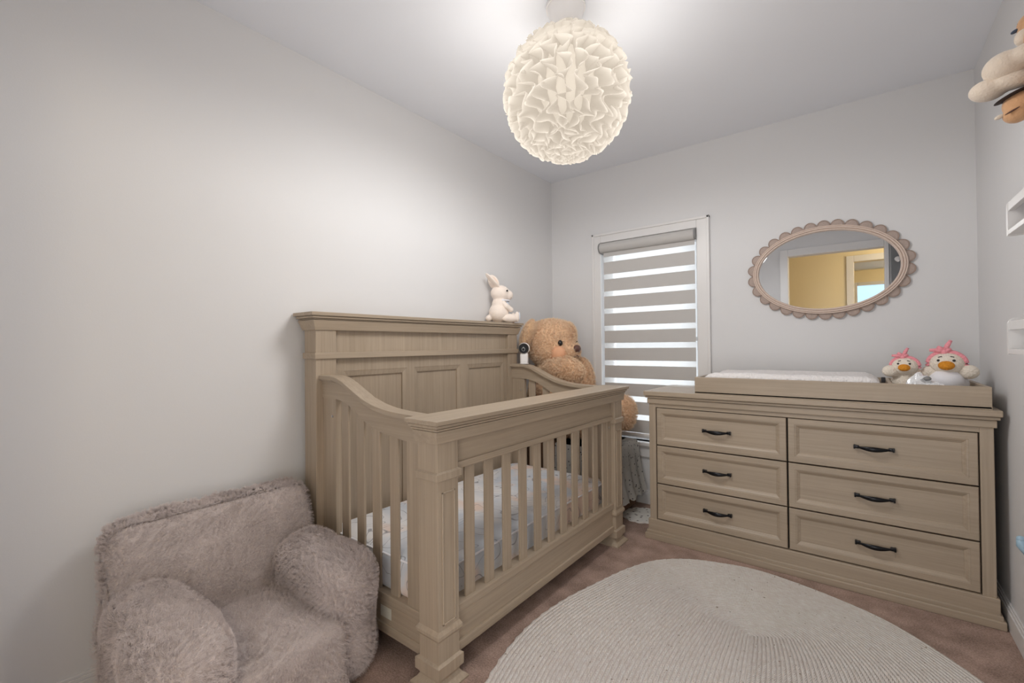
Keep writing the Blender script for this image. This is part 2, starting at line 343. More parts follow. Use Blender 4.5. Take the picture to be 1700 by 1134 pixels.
# ------------------------------------------------------------------ room
XL, XR, YB, YF, ZC = -1.971, .455, 3.083, -.35, 2.44
WX0, WX1, WZ0, WZ1 = -1.53, -.838, .435, 1.885        # window opening
DX0, DX1, DZ = -.69, .23, 2.19                       # doorway behind the camera
def wall_with_hole(bm, x0, x1, y0, y1, z0, z1, hx0, hx1, hz0, hz1):
    add_box(bm, x0, hx0, y0, y1, z0, z1); add_box(bm, hx1, x1, y0, y1, z0, z1)
    if hz0 > z0: add_box(bm, hx0, hx1, y0, y1, z0, hz0)
    add_box(bm, hx0, hx1, y0, y1, hz1, z1)
b = new(); add_box(b, XL-.1, XR+.1, YF-.12, YB+.14, -.1, 0); struct('floor', b, M['carpet'])
b = new(); add_box(b, XL-.1, XR+.1, YF-.12, YB+.14, ZC, ZC+.1); struct('ceiling', b, M['ceil'])
b = new(); add_box(b, XL-.1, XL, YF, YB, 0, ZC); struct('wall_left', b, M['wall'])
b = new(); add_box(b, XR, XR+.1, YF, YB, 0, ZC); struct('wall_right', b, M['wall'])
b = new(); wall_with_hole(b, XL-.1, XR+.1, YB, YB+.14, 0, ZC, WX0, WX1, WZ0, WZ1); struct('wall_back', b, M['wall'])
b = new(); wall_with_hole(b, XL-.1, XR+.1, YF-.12, YF, 0, ZC, DX0, DX1, 0, DZ); struct('wall_front', b, M['wall'])
def baseboard(name, pts_fn):
    b = new()
    for (d, z0, z1) in ((.014, 0, .072), (.010, .072, .084), (.006, .084, .094)): pts_fn(b, d, z0, z1)
    struct(name, b, M['trim'])
baseboard('baseboard_left', lambda b, d, z0, z1: add_box(b, XL, XL+d, YF, YB, z0, z1, .0015, 1))
baseboard('baseboard_right', lambda b, d, z0, z1: add_box(b, XR-d, XR, YF, YB, z0, z1, .0015, 1))
baseboard('baseboard_back', lambda b, d, z0, z1: add_box(b, XL+.015, XR-.015, YB-d, YB, z0, z1, .0015, 1))
# window_1 with casing, sash and glass
w1 = bpy.data.objects.new('window_1', None); COL.objects.link(w1); w1.location = ((WX0+WX1)/2, YB, WZ0); w1['kind'] = 'structure'; WLOC[w1] = Vector(w1.location)
b = new(); cw = .066
for (x0, x1, z0, z1) in ((WX0-cw, WX0, WZ0-.05, WZ1+cw), (WX1, WX1+cw+.01, WZ0-.05, WZ1+cw), (WX0, WX1, WZ1, WZ1+cw)):
    add_box(b, x0, x1, YB-.018, YB, z0, z1, .003)
for (x0, x1, z0, z1) in ((WX0-cw-.004, WX0-cw+.014, WZ0-.05, WZ1+cw+.004), (WX1+cw-.004, WX1+cw+.014, WZ0-.05, WZ1+cw+.004), (WX0-cw-.004, WX1+cw+.014, WZ1+cw-.014, WZ1+cw+.004)):
    add_box(b, x0, x1, YB-.026, YB, z0, z1, .004)
obj('window_casing', b, M['trim'], w1)
b = new(); add_box(b, WX0-cw-.02, WX1+cw+.03, YB-.045, YB+.06, WZ0-.025, WZ0, .006); add_box(b, WX0-cw, WX1+cw, YB-.02, YB, WZ0-.105, WZ0-.025, .004)
obj('window_sill', b, M['trim'], w1)
b = new()
for (x0, x1, z0, z1) in ((WX0, WX0+.055, WZ0, WZ1), (WX1-.03, WX1, WZ0, WZ1), (WX0, WX1, WZ0, WZ0+.055), (WX0, WX1, WZ1-.04, WZ1), (WX0, WX1, 1.14, 1.17)):
    add_box(b, x0, x1, YB+.075, YB+.12, z0, z1, .004)
obj('window_frame', b, M['trim'], w1)
b = new(); add_box(b, WX0+.04, WX1-.02, YB+.094, YB+.099, WZ0+.04, WZ1-.03); obj('glass', b, M['glass'], w1)
# doorway trim
def casing(name, x0, x1, z1, y, s, w=.085, mat='trim'):
    b = new()
    for (a, c, z0, zz) in ((x0-w, x0, 0, z1+w), (x1, x1+w*.45, 0, z1+w), (x0, x1, z1, z1+w)):
        add_box(b, a, c, min(y, y+s*.018), max(y, y+s*.018), z0, zz, .004)
    struct(name, b, M[mat])
casing('trim_1', DX0, DX1, DZ, YF, 1)
# hallway beyond the doorway, seen in the mirror
HY = -1.75
b = new(); add_box(b, -1.4, 1.3, HY-2.6, YF-.12, -.1, 0); struct('floor_hall', b, M['carpet'])
b = new(); add_box(b, -1.4, 1.3, HY-2.6, YF-.12, ZC, ZC+.1); struct('ceiling_hall', b, M['wall'])
b = new(); wall_with_hole(b, -1.4, 1.3, HY-.12, HY, 0, ZC, -.05, .72, 0, 2.25); struct('wall_hall', b, M['hall'])
b = new(); add_box(b, -1.5, -1.4, HY-2.6, YF-.12, 0, ZC); struct('wall_hall_left', b, M['hall'])
b = new(); add_box(b, 1.3, 1.4, HY-2.6, YF-.12, 0, ZC); struct('wall_hall_right', b, M['hall'])
b = new(); wall_with_hole(b, -1.4, 1.3, HY-2.6, HY-2.5, 0, ZC, -.03, .8, .9, 2.17); struct('wall_hall_end', b, M['hall'])
casing('trim_2', -.05, .72, 2.25, HY, 1)
w2 = bpy.data.objects.new('window_2', None); COL.objects.link(w2); w2.location = (.385, HY-2.5, .9); w2['kind'] = 'structure'; WLOC[w2] = Vector(w2.location)
b = new()
for (x0, x1, z0, z1) in ((-.08, -.02, .85, 2.22), (.79, .85, .85, 2.22), (-.02, .79, 2.16, 2.22), (-.02, .79, .85, .91)): add_box(b, x0, x1, HY-2.52, HY-2.48, z0, z1, .004)
obj('window_casing', b, M['trim'], w2)
b = new(); add_box(b, -.02, .79, HY-2.56, HY-2.555, .91, 2.16); obj('pane', b, M['sky_pane'], w2)
# dark door standing open against the wall beside the doorway
d1 = bpy.data.objects.new('door_1', None); COL.objects.link(d1); d1.location = (.36, YF+.03, 0); d1['kind'] = 'structure'; WLOC[d1] = Vector(d1.location)
b = new(); add_box(b, .285, XR-.005, YF+.005, YF+.045, .012, 2.3, .003); obj('door_leaf', b, M['dark_door'], d1)
b = new(); add_cyl(b, (.34, YF+.045, 2.03), (.34, YF+.10, 2.0), .028, .012); obj('hook', b, M['white_plastic'], d1, smooth=True, split=40)

# ------------------------------------------------------------------ zebra blind
bl = thing('roller_blind', 'grey and sheer striped roller blind hanging in the window', 'window blind', (-1.18, YB, .46))
by = YB-.018
def profile_bar(b, x0, x1, prof):
    n = len(prof); A = [b.verts.new((x0, p[0], p[1])) for p in prof]; B = [b.verts.new((x1, p[0], p[1])) for p in prof]
    for i in range(n): b.faces.new((A[i], A[(i+1) % n], B[(i+1) % n], B[i]))
    b.faces.new(A[::-1]); b.faces.new(B)
def rprof(cy, cz, hy, hz, front):      # D-shaped section
    return [(cy+hy, cz-hz), (cy+hy, cz+hz)]+[(cy-hy*(math.sin(t))*front-hy*(1-front)*0, cz+hz*math.cos(t)) for t in [PI*k/10 for k in range(1, 10)]]
b = new(); profile_bar(b, -1.522, -.848, rprof(by, 1.842, .045, .038, .9)); obj('cassette', b, M['band'], bl, smooth=True, split=50)
for x0, x1 in ((-1.53, -1.522), (-.848, -.838)):
    b = new(); profile_bar(b, x0, x1, rprof(by, 1.842, .049, .041, .9)); obj('end_cap', b, M['grey_cap'], bl)
zs = 1.735
bands = [(1.775, 1.81)]
while zs > .50: bands.append((max(zs-.090, .495), zs)); zs -= .1277
for z0, z1 in bands:
    b = new(); add_box(b, -1.503, -.849, by-.0015, by-.0005, z0, z1); obj('opaque_band', b, M['band'], bl)
b = new(); add_box(b, -1.503, -.849, by+.0002, by+.0008, .49, 1.81); obj('sheer_panel', b, M['sheer'], bl)
b = new(); profile_bar(b, -1.503, -.849, rprof(by, .478, .010, .016, .9)); obj('bottom_rail', b, M['trim'], bl)

# ------------------------------------------------------------------ oval mirror with scalloped border
mir = thing('wall_mirror', 'oval wall mirror with a carved scalloped wooden border', 'mirror', (-.152, YB, 1.53))
mc = Vector((-.152, 0, 1.53)); my = YB-.004
def ell(a, bb, n): return [(mc.x+a*math.cos(2*PI*k/n), mc.z+bb*math.sin(2*PI*k/n)) for k in range(n)]
def ring(bm, prof, n=120):   # prof: list of (a, b, y)
    rr = [[bm.verts.new((x, y, z)) for x, z in ell(a, bb, n)] for a, bb, y in prof]
    for i in range(len(rr)-1):
        for k in range(n): bm.faces.new((rr[i][k], rr[i][(k+1) % n], rr[i+1][(k+1) % n], rr[i+1][k]))
b = new(); vs = [b.verts.new((x, my-.012, z)) for x, z in ell(.331, .222, 120)]; b.faces.new(vs)
r_ = bmesh.ops.extrude_face_region(b, geom=b.faces[:]); bmesh.ops.translate(b, vec=(0, .006, 0), verts=[v for v in r_['geom'] if isinstance(v, bmesh.types.BMVert)])
obj('mirror_glass', b, M['mirror'], mir)
a0, b0 = .326, .217
b = new(); ring(b, [(a0, b0, my-.006), (a0, b0, my-.022), (a0+.003, b0+.003, my-.027), (a0+.008, b0+.008, my-.027), (a0+.011, b0+.011, my-.022), (a0+.013, b0+.013, my-.029),
                    (a0+.019, b0+.019, my-.029), (a0+.022, b0+.022, my-.023), (a0+.024, b0+.024, my-.026), (a0+.028, b0+.028, my-.026), (a0+.03, b0+.03, my-.018), (a0+.03, b0+.03, my)])
obj('inner_rim', b, M['whitewash'], mir, smooth=True, split=35)
NP = 30; a1, b1 = .352, .243
L = [0]; P_ = [(a1*math.cos(t), b1*math.sin(t)) for t in [2*PI*k/2000 for k in range(2001)]]
for k in range(2000): L.append(L[-1]+math.dist(P_[k], P_[k+1]))
per = L[-1]; pr = per/NP/2
b = new(); b2 = new()
for q in range(NP):
    s = (q+.5)*per/NP; k = next(i for i in range(2001) if L[i] >= s); x, z = P_[k]
    nrm = Vector((x/a1**2, z/b1**2)).normalized(); ang = math.atan2(nrm.y, nrm.x)
    t = bmesh.new(); pts = []
    n = 22; c0 = t.verts.new((.2*pr, -.013, 0)); rows = [c0]
    r1 = [t.verts.new((pr*1.12*.82*math.sin(PI*i/n), -.011, pr*.82*math.cos(PI*i/n))) for i in range(n+1)]
    r2 = [t.verts.new((pr*1.12*math.sin(PI*i/n), -.008, pr*.98*math.cos(PI*i/n))) for i in range(n+1)]
    r3 = [t.verts.new((v.co.x, 0, v.co.z)) for v in r2]
    for i in range(n):
        t.faces.new((c0, r1[i], r1[i+1])); t.faces.new((r1[i], r2[i], r2[i+1], r1[i+1])); t.faces.new((r2[i], r3[i], r3[i+1], r2[i+1]))
    t.faces.new([r3[i] for i in range(n+1)]); t.faces.new((c0, r1[n], r2[n], r3[n], r3[0], r2[0], r1[0]))
    mt = Matrix.Translation((mc.x+x, my, mc.z+z)) @ Matrix.Rotation(-ang, 4, 'Y')
    merge(b, t, mt)
    t = bmesh.new(); add_tube(t, [(pr*1.12*math.sin(PI*i/n), -.009, pr*.98*math.cos(PI*i/n)) for i in range(n+1)], .0022, 6); merge(b2, t, mt)
obj('scalloped_border', b, M['petal'], mir); obj('border_edging', b2, M['petal_edge'], mir, smooth=True)

# ------------------------------------------------------------------ crib
crib = thing('crib', 'large greige wooden crib with tall panelled headboard and slatted sides', 'crib', (-1.5, 1.71, 0))
def cpart(name, b, mat, parent=None, **kw): return obj(name, b, mat, parent or crib, **kw)
HX0, HX1, FX0, FX1 = -1.93, -1.835, -1.18, -1.085
CY0, CY1 = .998, 2.42
def post(x0, x1, y0, y1, top, face, band):
    b = new(); r = (x0, x1, y0, y1)
    add_box(b, x0, x1, y0, y1, .087, top, .003)
    add_taper(b, grow(r, .010), grow(r, .010), .047, .084); add_taper(b, grow(r, .010), r, .084, .09)
    add_taper(b, grow(r, .008), grow(r, .008), .172, .182) ; add_taper(b, grow(r, .008), r, .182, .196); add_taper(b, r, grow(r, .008), .160, .172)
    if band:
        add_taper(b, r, grow(r, .008), band[0], band[0]+.004); add_taper(b, grow(r, .008), grow(r, .008), band[0]+.004, band[1]-.005); add_taper(b, grow(r, .008), r, band[1]-.005, band[1])
    p = cpart('post', b, WZ)
    b = new()   # flared foot
    prof = [(.0, .022), (.006, .022), (.012, .016), (.020, .006), (.030, -.001), (.040, .001), (.047, .006)]
    for (za, da), (zb, db) in zip(prof, prof[1:]): add_taper(b, grow(r, da), grow(r, db), za, zb)
    cpart('foot', b, WZ, p)
    if face:        # inset panel moulding on the room side
        b = new(); ya, yb2, z0, z1 = y0+.018, y1-.018, .208, .642; X = x1
        for (ya_, yb_, za, zb) in ((ya, ya+.006, z0, z1), (yb2-.006, yb2, z0, z1), (ya, yb2, z0, z0+.006), (ya, yb2, z1-.006, z1)): add_box(b, X-.001, X+.004, ya_, yb_, za, zb, .0015, 1)
        cpart('panel_moulding', b, WZ, p)
    return p
for (y0, y1) in ((CY0, CY0+.095), (CY1-.095, CY1)):
    post(FX0, FX1, y0, y1, .81, True, (.678, .709)); post(HX0, HX1, y0, y1, 1.2, False, None)
def crown(name, r, top, base, layers, cove, mat):
    b = new(); z = top
    for (th, o) in layers:       # each step is undercut by a fine quirk groove
        add_taper(b, grow(r, o-.001), grow(r, o), z-th+.0025, z-.0015); add_taper(b, grow(r, o), grow(r, o-.0015), z-.0015, z); add_taper(b, grow(r, o-.012), grow(r, o-.012), z-th-.001, z-th+.003); z -= th
    add_taper(b, grow(r, cove[1]), grow(r, cove[0]), base, z)
    cpart(name, b, mat)
crown('headboard_cap', (HX0, HX1, CY0, CY1), 1.272, 1.196, ((.017, .034), (.011, .026), (.006, .019)), (.020, .006), WY)
crown('front_rail_cap', (FX0, FX1, CY0, CY1), .882, .804, ((.017, .032), (.012, .023), (.010, .017)), (.013, .009), WY)
# headboard panelwork
hb = new(); y0, y1 = CY0+.095, CY1-.095
add_box(hb, -1.92, -1.856, y0, y1, 1.09, 1.2); add_box(hb, -1.92, -1.868, y0, y1, .16, 1.09)
pan = [(1.140, 1.498), (1.548, 1.892), (1.948, 2.296)]; pz0, pz1 = .30, 1.012; FXB = -1.853
add_box(hb, -1.92, FXB, y0, y1, pz1, 1.085); add_box(hb, -1.92, FXB, y0, y1, .16, pz0)
edges = [y0]+[e for p in pan for e in p]+[y1]
for i in range(0, len(edges), 2): add_box(hb, -1.92, FXB, edges[i], edges[i+1], pz0, pz1)
cpart('headboard', hb, WZ)
for (ya, yb2) in pan:
    b = new(); m_ = .024
    o = [(ya, pz0), (yb2, pz0), (yb2, pz1), (ya, pz1)]; i_ = [(ya+m_, pz0+m_), (yb2-m_, pz0+m_), (yb2-m_, pz1-m_), (ya+m_, pz1-m_)]
    O = [b.verts.new((FXB-.001, *p)) for p in o]; I = [b.verts.new((FXB-.006, *p)) for p in i_]; J = [b.verts.new((FXB-.014, *p)) for p in i_]
    for k in range(4): b.faces.new((O[k], O[(k+1) % 4], I[(k+1) % 4], I[k])); b.faces.new((I[k], I[(k+1) % 4], J[(k+1) % 4], J[k]))
    b.faces.new(J); cpart('headboard_panel', b, WZ)
b = new(); add_box(b, HX0-.004, HX1+.008, CY0-.007, CY1+.007, 1.071, 1.098, .002); cpart('headboard_moulding', b, WY)
# front: rails and slats
b = new(); add_box(b, -1.15, -1.105, y0, y1, .715, .812); add_box(b, -1.155, -1.096, y0, y1, .698, .722, .003); cpart('front_top_rail', b, WY)
b = new(); add_box(b, -1.152, -1.104, y0, y1, .108, .212); add_box(b, -1.155, -1.096, y0, y1, .205, .236, .004); add_box(b, -1.155, -1.094, y0, y1, .078, .110, .004); cpart('front_bottom_rail', b, WY)
for k in range(11):
    b = new(); c = 1.177-.0245*0+.1074*k; add_box(b, -1.1205, -1.110, c-.0245, c+.0245, .22, .705, .003); cpart('slat', b, WZ)
for (ya, yb2) in ((y0, y0+.018), (y1-.048, y1)):
    b = new(); add_box(b, -1.1245, -1.1085, ya, yb2, .22, .705, .003); st = cpart('stile', b, WZ)
    if yb2-ya > .03:
        b = new(); add_cyl(b, (-1.109, (ya+yb2)/2, .66), (-1.1055, (ya+yb2)/2, .66), .006, seg=16); cpart('bolt', b, M['steel'], st, smooth=True, split=40)
# side panels with the swooping top
def lerp_curve(pts, x):
    for (xa, za), (xb, zb) in zip(pts, pts[1:]):
        if xa <= x <= xb:
            t = (x-xa)/(xb-xa); return za+(zb-za)*(t)
    return pts[0][1] if x < pts[0][0] else pts[-1][1]
def smooth_curve(pts, n):
    out = []
    for i in range(n+1):
        x = pts[0][0]+(pts[-1][0]-pts[0][0])*i/n; s = w_ = 0
        for k in range(-6, 7): g = math.exp(-(k/3)**2); s += g*lerp_curve(pts, x+k*.007); w_ += g
        out.append((x, s/w_))
    return out
TOPC = smooth_curve([(-1.835, 1.0), (-1.733, 1.0), (-1.675, .987), (-1.594, .950), (-1.523, .919), (-1.455, .900), (-1.389, .889), (-1.327, .884), (-1.18, .880)], 56)
LOWC = smooth_curve([(-1.835, .904), (-1.74, .905), (-1.69, .901), (-1.633, .884), (-1.589, .864), (-1.532, .830), (-1.48, .812), (-1.421, .799), (-1.316, .787), (-1.18, .780)], 56)
def ribbon(b, upper, lower, ya, yb2):
    cols = []
    for (x, zu), (_, zl) in zip(upper, lower): cols.append([b.verts.new((x, ya, zl)), b.verts.new((x, yb2, zl)), b.verts.new((x, yb2, zu)), b.verts.new((x, ya, zu))])
    for A, B in zip(cols, cols[1:]):
        for k in range(4): b.faces.new((A[k], A[(k+1) % 4], B[(k+1) % 4], B[k]))
    b.faces.new(cols[0]); b.faces.new(cols[-1][::-1])
def side(yc, sgn):
    b = new(); ribbon(b, TOPC, [(x, z-.017) for x, z in TOPC], yc-.032, yc+.032); ribbon(b, [(x, z-.017) for x, z in TOPC], [(x, z-.024) for x, z in TOPC], yc-.024, yc+.024)
    bmesh.ops.bevel(b, geom=[e for e in b.edges if abs((e.verts[0].co-e.verts[1].co).y) < 1e-6 and abs((e.verts[0].co-e.verts[1].co).x) > 1e-5 and len(e.link_faces) == 2], offset=.002, segments=1, affect='EDGES')
    cpart('side_top_rail', b, WX)
    b = new(); ribbon(b, [(x, z-.022) for x, z in TOPC], LOWC, yc-.016, yc+.016); cpart('side_apron', b, WX)
    for c, w_ in ((-1.68, .049), (-1.5735, .049), (-1.4705, .049), (-1.3615, .049)):
        b = new(); add_box(b, c-w_/2, c+w_/2, yc-.005, yc+.0055, .19, max(lerp_curve(LOWC, c-w_/2), lerp_curve(LOWC, c+w_/2))+.004, .003); cpart('slat', b, WZ)
    for (xa, xb) in ((-1.835, -1.735), (-1.278, -1.18)):
        b = new(); add_box(b, xa, xb, yc-.014, yc+.014, .19, lerp_curve(LOWC, (xa+xb)/2)+.01, .003); st = cpart('stile', b, WZ)
        if xa < -1.5:
            for ys in (-1, 1):
                b = new(); add_cyl(b, (-1.76, yc+ys*.013, .83), (-1.76, yc+ys*.0165, .83), .006, seg=16); cpart('bolt', b, M['steel'], st, smooth=True, split=40)
    b = new(); add_box(b, -1.835, -1.18, yc-.016, yc+.016, .085, .176); add_box(b, -1.835, -1.18, yc-.020, yc+.020, .172, .206, .004); add_box(b, -1.835, -1.18, yc-.022, yc+.022, .062, .098, .004)
    br = cpart('side_bottom_rail', b, WX); return br
br = side(CY0+.045, -1); side(CY1-.045, 1)
b = new(); add_box(b, -1.43, -1.368, CY0+.045-.0172, CY0+.045-.0160, .118, .158); lab = cpart('warning_label', b, M['sticker'], br)
lab['label'] = 'pale warning sticker'
b = new(); add_box(b, -1.85, -1.15, y0-.02, y1+.02, .17, .195, .004); cpart('mattress_support', b, M['dark_gap'])

mat_ = thing('crib_mattress', 'white crib mattress with printed sheet lying inside the crib', 'mattress', (-1.48, 1.71, .195))
def mfn(p): return p
b = new(); add_rbox(b, (-1.488, 1.709, .276), (.672, 1.322, .158), .035, 18, lump=.004); obj('fitted_sheet', b, M['sheet'], mat_, smooth=True)
b = new()
for zz in (.350, .204):
    pts = []
    for (cx, cy, a0_) in ((-1.187, 2.335, 0), (-1.789, 2.335, PI/2), (-1.789, 1.083, PI), (-1.187, 1.083, 1.5*PI)):
        pts += [(cx+.034*math.cos(a0_+k*PI/12), cy+.034*math.sin(a0_+k*PI/12), zz-.012) for k in range(7)]
    add_tube(b, pts, .004, 8, closed=True)
obj('piping', b, M['shirt'], mat_, smooth=True)

# ------------------------------------------------------------------ dresser
dr = thing('dresser', 'wide greige wooden dresser with six drawers along the back wall', 'dresser', (-.283, 2.8, 0))
def dpart(n, b, m, p=None, **kw): return obj(n, b, m, p or dr, **kw)
DB = YB-.035
b = new(); add_box(b, -1.0, .435, 2.530, DB, .824, .850, .004); add_box(b, -.992, .429, 2.539, DB, .811, .822, .002); add_box(b, -.980, .418, 2.552, DB, .806, .826); dpart('top', b, WX)
b = new(); add_box(b, -.984, .421, 2.547, DB, .779, .8085, .003); add_box(b, -.972, .409, 2.558, DB, .775, .80); dpart('frieze', b, WX)
for (xa, xb) in ((-.976, -.937), (.373, .413)):
    b = new(); add_box(b, xa, xb, 2.555, DB, .10, .779, .003); dpart('side_panel', b, WZ)
b = new(); add_box(b, -.938, .374, 2.556, 2.62, .757, .779, .002); dpart('top_rail', b, WX)
b = new(); add_box(b, -.938, .374, 2.585, DB, .09, .76); dpart('carcass', b, M['dark_gap'])
b = new(); add_box(b, -.984, .421, 2.547, DB, .046, .112, .004); add_box(b, -.992, .428, 2.540, DB, .030, .050, .004); add_box(b, -1.0, .435, 2.531, DB, 0, .033, .004); dpart('plinth', b, WX)
def drawer(xa, xb, za, zb):
    b = new(); fy = 2.557
    O = [(xa, za), (xb, za), (xb, zb), (xa, zb)]
    def loop(d, y): return [b.verts.new((p[0]+(d if p[0] == xa else -d), y, p[1]+(d if p[1] == za else -d))) for p in O]
    loops = [loop(0, 2.60), loop(0, fy+.0025), loop(.0025, fy), loop(.027, fy), loop(.0275, fy+.002), loop(.033, fy+.003), loop(.041, fy+.009), loop(.043, fy+.0095), loop(.046, fy+.0125)]
    for A, B in zip(loops, loops[1:]):
        for k in range(4): b.faces.new((A[k], A[(k+1) % 4], B[(k+1) % 4], B[k]))
    b.faces.new(loops[-1]); b.faces.new(loops[0][::-1])
    d = dpart('drawer', b, WX)
    cx, cz = (xa+xb)/2, (za+zb)/2+.001; hy = fy+.0125
    h = new(); hl = .068; n = 24; secs = []
    for i in range(n+1):
        t = -1+2*i/n; x = cx+t*(hl-.008); w_ = .0035+.0075*max(0, math.cos(t*PI/2))**1.2; dd = .012+.016*(1-t*t); th = .003+.003*math.cos(t*PI/2)
        secs.append([h.verts.new((x, hy-dd+th*math.cos(a), cz-.003*(1-t*t)+w_*math.sin(a))) for a in [2*PI*k/12 for k in range(12)]])
    for A, B in zip(secs, secs[1:]):
        for k in range(12): h.faces.new((A[k], A[(k+1) % 12], B[(k+1) % 12], B[k]))
    h.faces.new(secs[0][::-1]); h.faces.new(secs[-1])
    for s in (-1, 1):
        add_box(h, cx+s*(hl-.008)-.009, cx+s*(hl-.008)+.009, hy-.016, hy, cz-.007, cz+.007, .002); add_box(h, cx+s*hl-.0035, cx+s*hl+.0035, hy-.018, hy-.002, cz-.009, cz+.009, .0015)
    hd = dpart('handle', h, M['black'], d, smooth=True, split=45)
for (xa, xb) in ((-.9325, -.2905), (-.2830, .3685)):
    for (za, zb) in ((.5425, .7530), (.3225, .5360), (.1165, .3160)): drawer(xa, xb, za, zb)

# ------------------------------------------------------------------ changing tray, pad and toys on the dresser
tr = thing('changing_tray', 'long low wooden tray sitting on top of the dresser', 'tray', (-.15, 2.77, .85))
TY0, TY1 = 2.548, 2.985
b = new(); add_box(b, -.716, .409, TY0, TY0+.016, .852, .940, .002); obj('front_board', b, WX, tr)
b = new(); add_box(b, -.716, .409, TY1-.016, TY1, .852, .940, .002); obj('back_board', b, WX, tr)
for (xa, xb) in ((-.716, -.700), (.393, .409)):
    b = new(); add_box(b, xa, xb, TY0+.016, TY1-.016, .852, .940, .002); obj('end_board', b, WY, tr)
b = new(); add_box(b, .098, .112, TY0+.016, TY1-.016, .860, .940, .002); obj('divider', b, WY, tr)
b = new(); add_box(b, -.716, .409, TY0, TY1, .850, .860); obj('bottom_board', b, WX, tr)
pd = thing('changing_pad', 'white quilted changing pad lying in the wooden tray', 'changing pad', (-.3, 2.77, .86))
def padfn(p):
    e = min(1, (p.y/.19)**2); z = p.z
    if p.z > 0: z = p.z*(.60+.40*e)
    if p.z > 0: z *= 1-.30*max(0, abs(p.x)/.38-.86)/.14
    return Vector((p.x, p.y, z))
b = new(); add_rbox(b, (-.305, 2.766, .917), (.76, .386, .114), .045, 26, lump=.004, fn=padfn); obj('pad_cover', b, M['pad'], pd, smooth=True)
b = new(); add_box(b, .078, .094, 2.735, 2.76, .93, .955, .003); obj('strap_buckle', b, M['charcoal'], pd)

def duck(label, c, k, headc, headr, tilt, wing_l, wing_r, hasshirt):
    t = thing('plush_duck', label, 'soft toy', c, 'crocheted ducks on the dresser tray')
    fd = Vector((-.15, -1, 0)).normalized(); rt = Vector((-fd.y, fd.x, 0)); hc = Vector(headc)
    b = new(); base = Vector(c)
    add_ball(b, base+Vector((0, 0, .060*k)), (.062*k, .056*k, .062*k)); add_ball(b, base+Vector((0, 0, .105*k)), (.044*k, .04*k, .045*k)); add_ball(b, hc, (headr*1.12, headr, headr*.95))
    for s in (-1, 1): add_ball(b, base+rt*s*.035*k+fd*.055*k+Vector((0, 0, .022*k)), (.024*k, .042*k, .022*k))
    body = obj('body', fuse(b, .005, 5), M['duck'], t, smooth=True)
    for w_ in (wing_l, wing_r):
        b = new(); w_ = Vector(w_); sh = base+Vector((0, 0, .115*k))+(w_-base).project(rt).normalized()*.03*k; mid = (sh+w_)/2; d = (w_-sh)
        add_ball(b, mid, (d.length*.62, .027*k, .027*k), d.to_track_quat('X', 'Z')); add_ball(b, w_, (.031*k, .025*k, .028*k)); obj('wing', fuse(b, .004, 4), M['duck'], t, smooth=True)
    b = new(); bc = hc+fd*headr*.98+Vector((0, 0, -.12*headr)); q = fd.to_track_quat('Y', 'Z')
    add_ball(b, bc, (headr*.52, headr*.36, headr*.38), q); add_ball(b, bc+fd*headr*.1-Vector((0, 0, headr*.1)), (headr*.42, headr*.32, headr*.25), q); obj('beak', fuse(b, .004, 3), M['beak'], t, smooth=True)
    for s in (-1, 1):
        d = (fd*.86+rt*s*.42+Vector((0, 0, .30))).normalized(); p = hc+Vector((d.x*headr*1.1, d.y*headr, d.z*headr*.95))
        b = new(); add_ball(b, p, (headr*.10, headr*.07, headr*.10)); obj('eye', b, M['charcoal'], t, smooth=True)
        d2 = (fd*.78+rt*s*.46+Vector((0, 0, .62+.02*s))).normalized(); d3 = (fd*.82+rt*s*.24+Vector((0, 0, .70))).normalized()
        f_ = lambda d: hc+Vector((d.x*headr*1.13, d.y*headr*1.02, d.z*headr*.97))
        b = new(); add_tube(b, [f_(d2), f_((d2+d3).normalized()), f_(d3)], headr*.035, 6); obj('eyebrow', b, M['charcoal'], t, smooth=True)
    b = new()   # headband round the crown with a knotted bow
    pts = []
    for i in range(25):
        a = PI*i/24*1.12-.06*PI; d = rt*math.cos(a)+Vector((0, 0, 1))*math.sin(a)
        pts.append(hc+Vector((d.x*headr*1.15, d.y*headr*1.05, d.z*headr*1.0))+fd*headr*.16)
    add_tube(b, pts, headr*.16, 8)
    kn = hc+Vector((0, 0, headr*.97))+fd*headr*.30+rt*headr*.15*(-1)
    add_ball(b, kn, headr*.22)
    for (dx, dz, ln) in ((-.55, .10, .9), (-.30, .34, .6), (.35, .80, 1.05), (.55, .3, .5)):
        d = (rt*dx+Vector((0, 0, dz))).normalized()*headr*ln; add_tube(b, [kn, kn+d*.5+Vector((0, 0, headr*.06)), kn+d], [headr*.15, headr*.17, headr*.11], 8)
    obj('headband', b, M['pink'], t, smooth=True)
    if hasshirt:
        b = new(); add_ball(b, base+Vector((0, 0, .062*k)), (.067*k, .0615*k, .060*k)); add_ball(b, base+fd*.03*k+Vector((0, 0, .075*k)), (.055*k, .05*k, .048*k)); obj('shirt', fuse(b, .005, 4), M['shirt'], t, smooth=True)
duck('smaller white crocheted duck with pink headband, beside the changing pad', (.172, 2.79, .861), 1.0, (.165, 2.76, 1.008), .044, 0, (.112, 2.75, .985), (.200, 2.77, .972), False)
duck('bigger white crocheted duck with pink headband, wearing a white shirt', (.306, 2.79, .861), 1.12, (.306, 2.765, 1.022), .054, 0, (.254, 2.77, .982), (.372, 2.75, .988), True)
fp = thing('wipes_packet', 'crumpled shiny silver packet lying in front of the two ducks', 'packet', (.215, 2.63, .86))
b = new(); nx, ny = 14, 8; grid = []
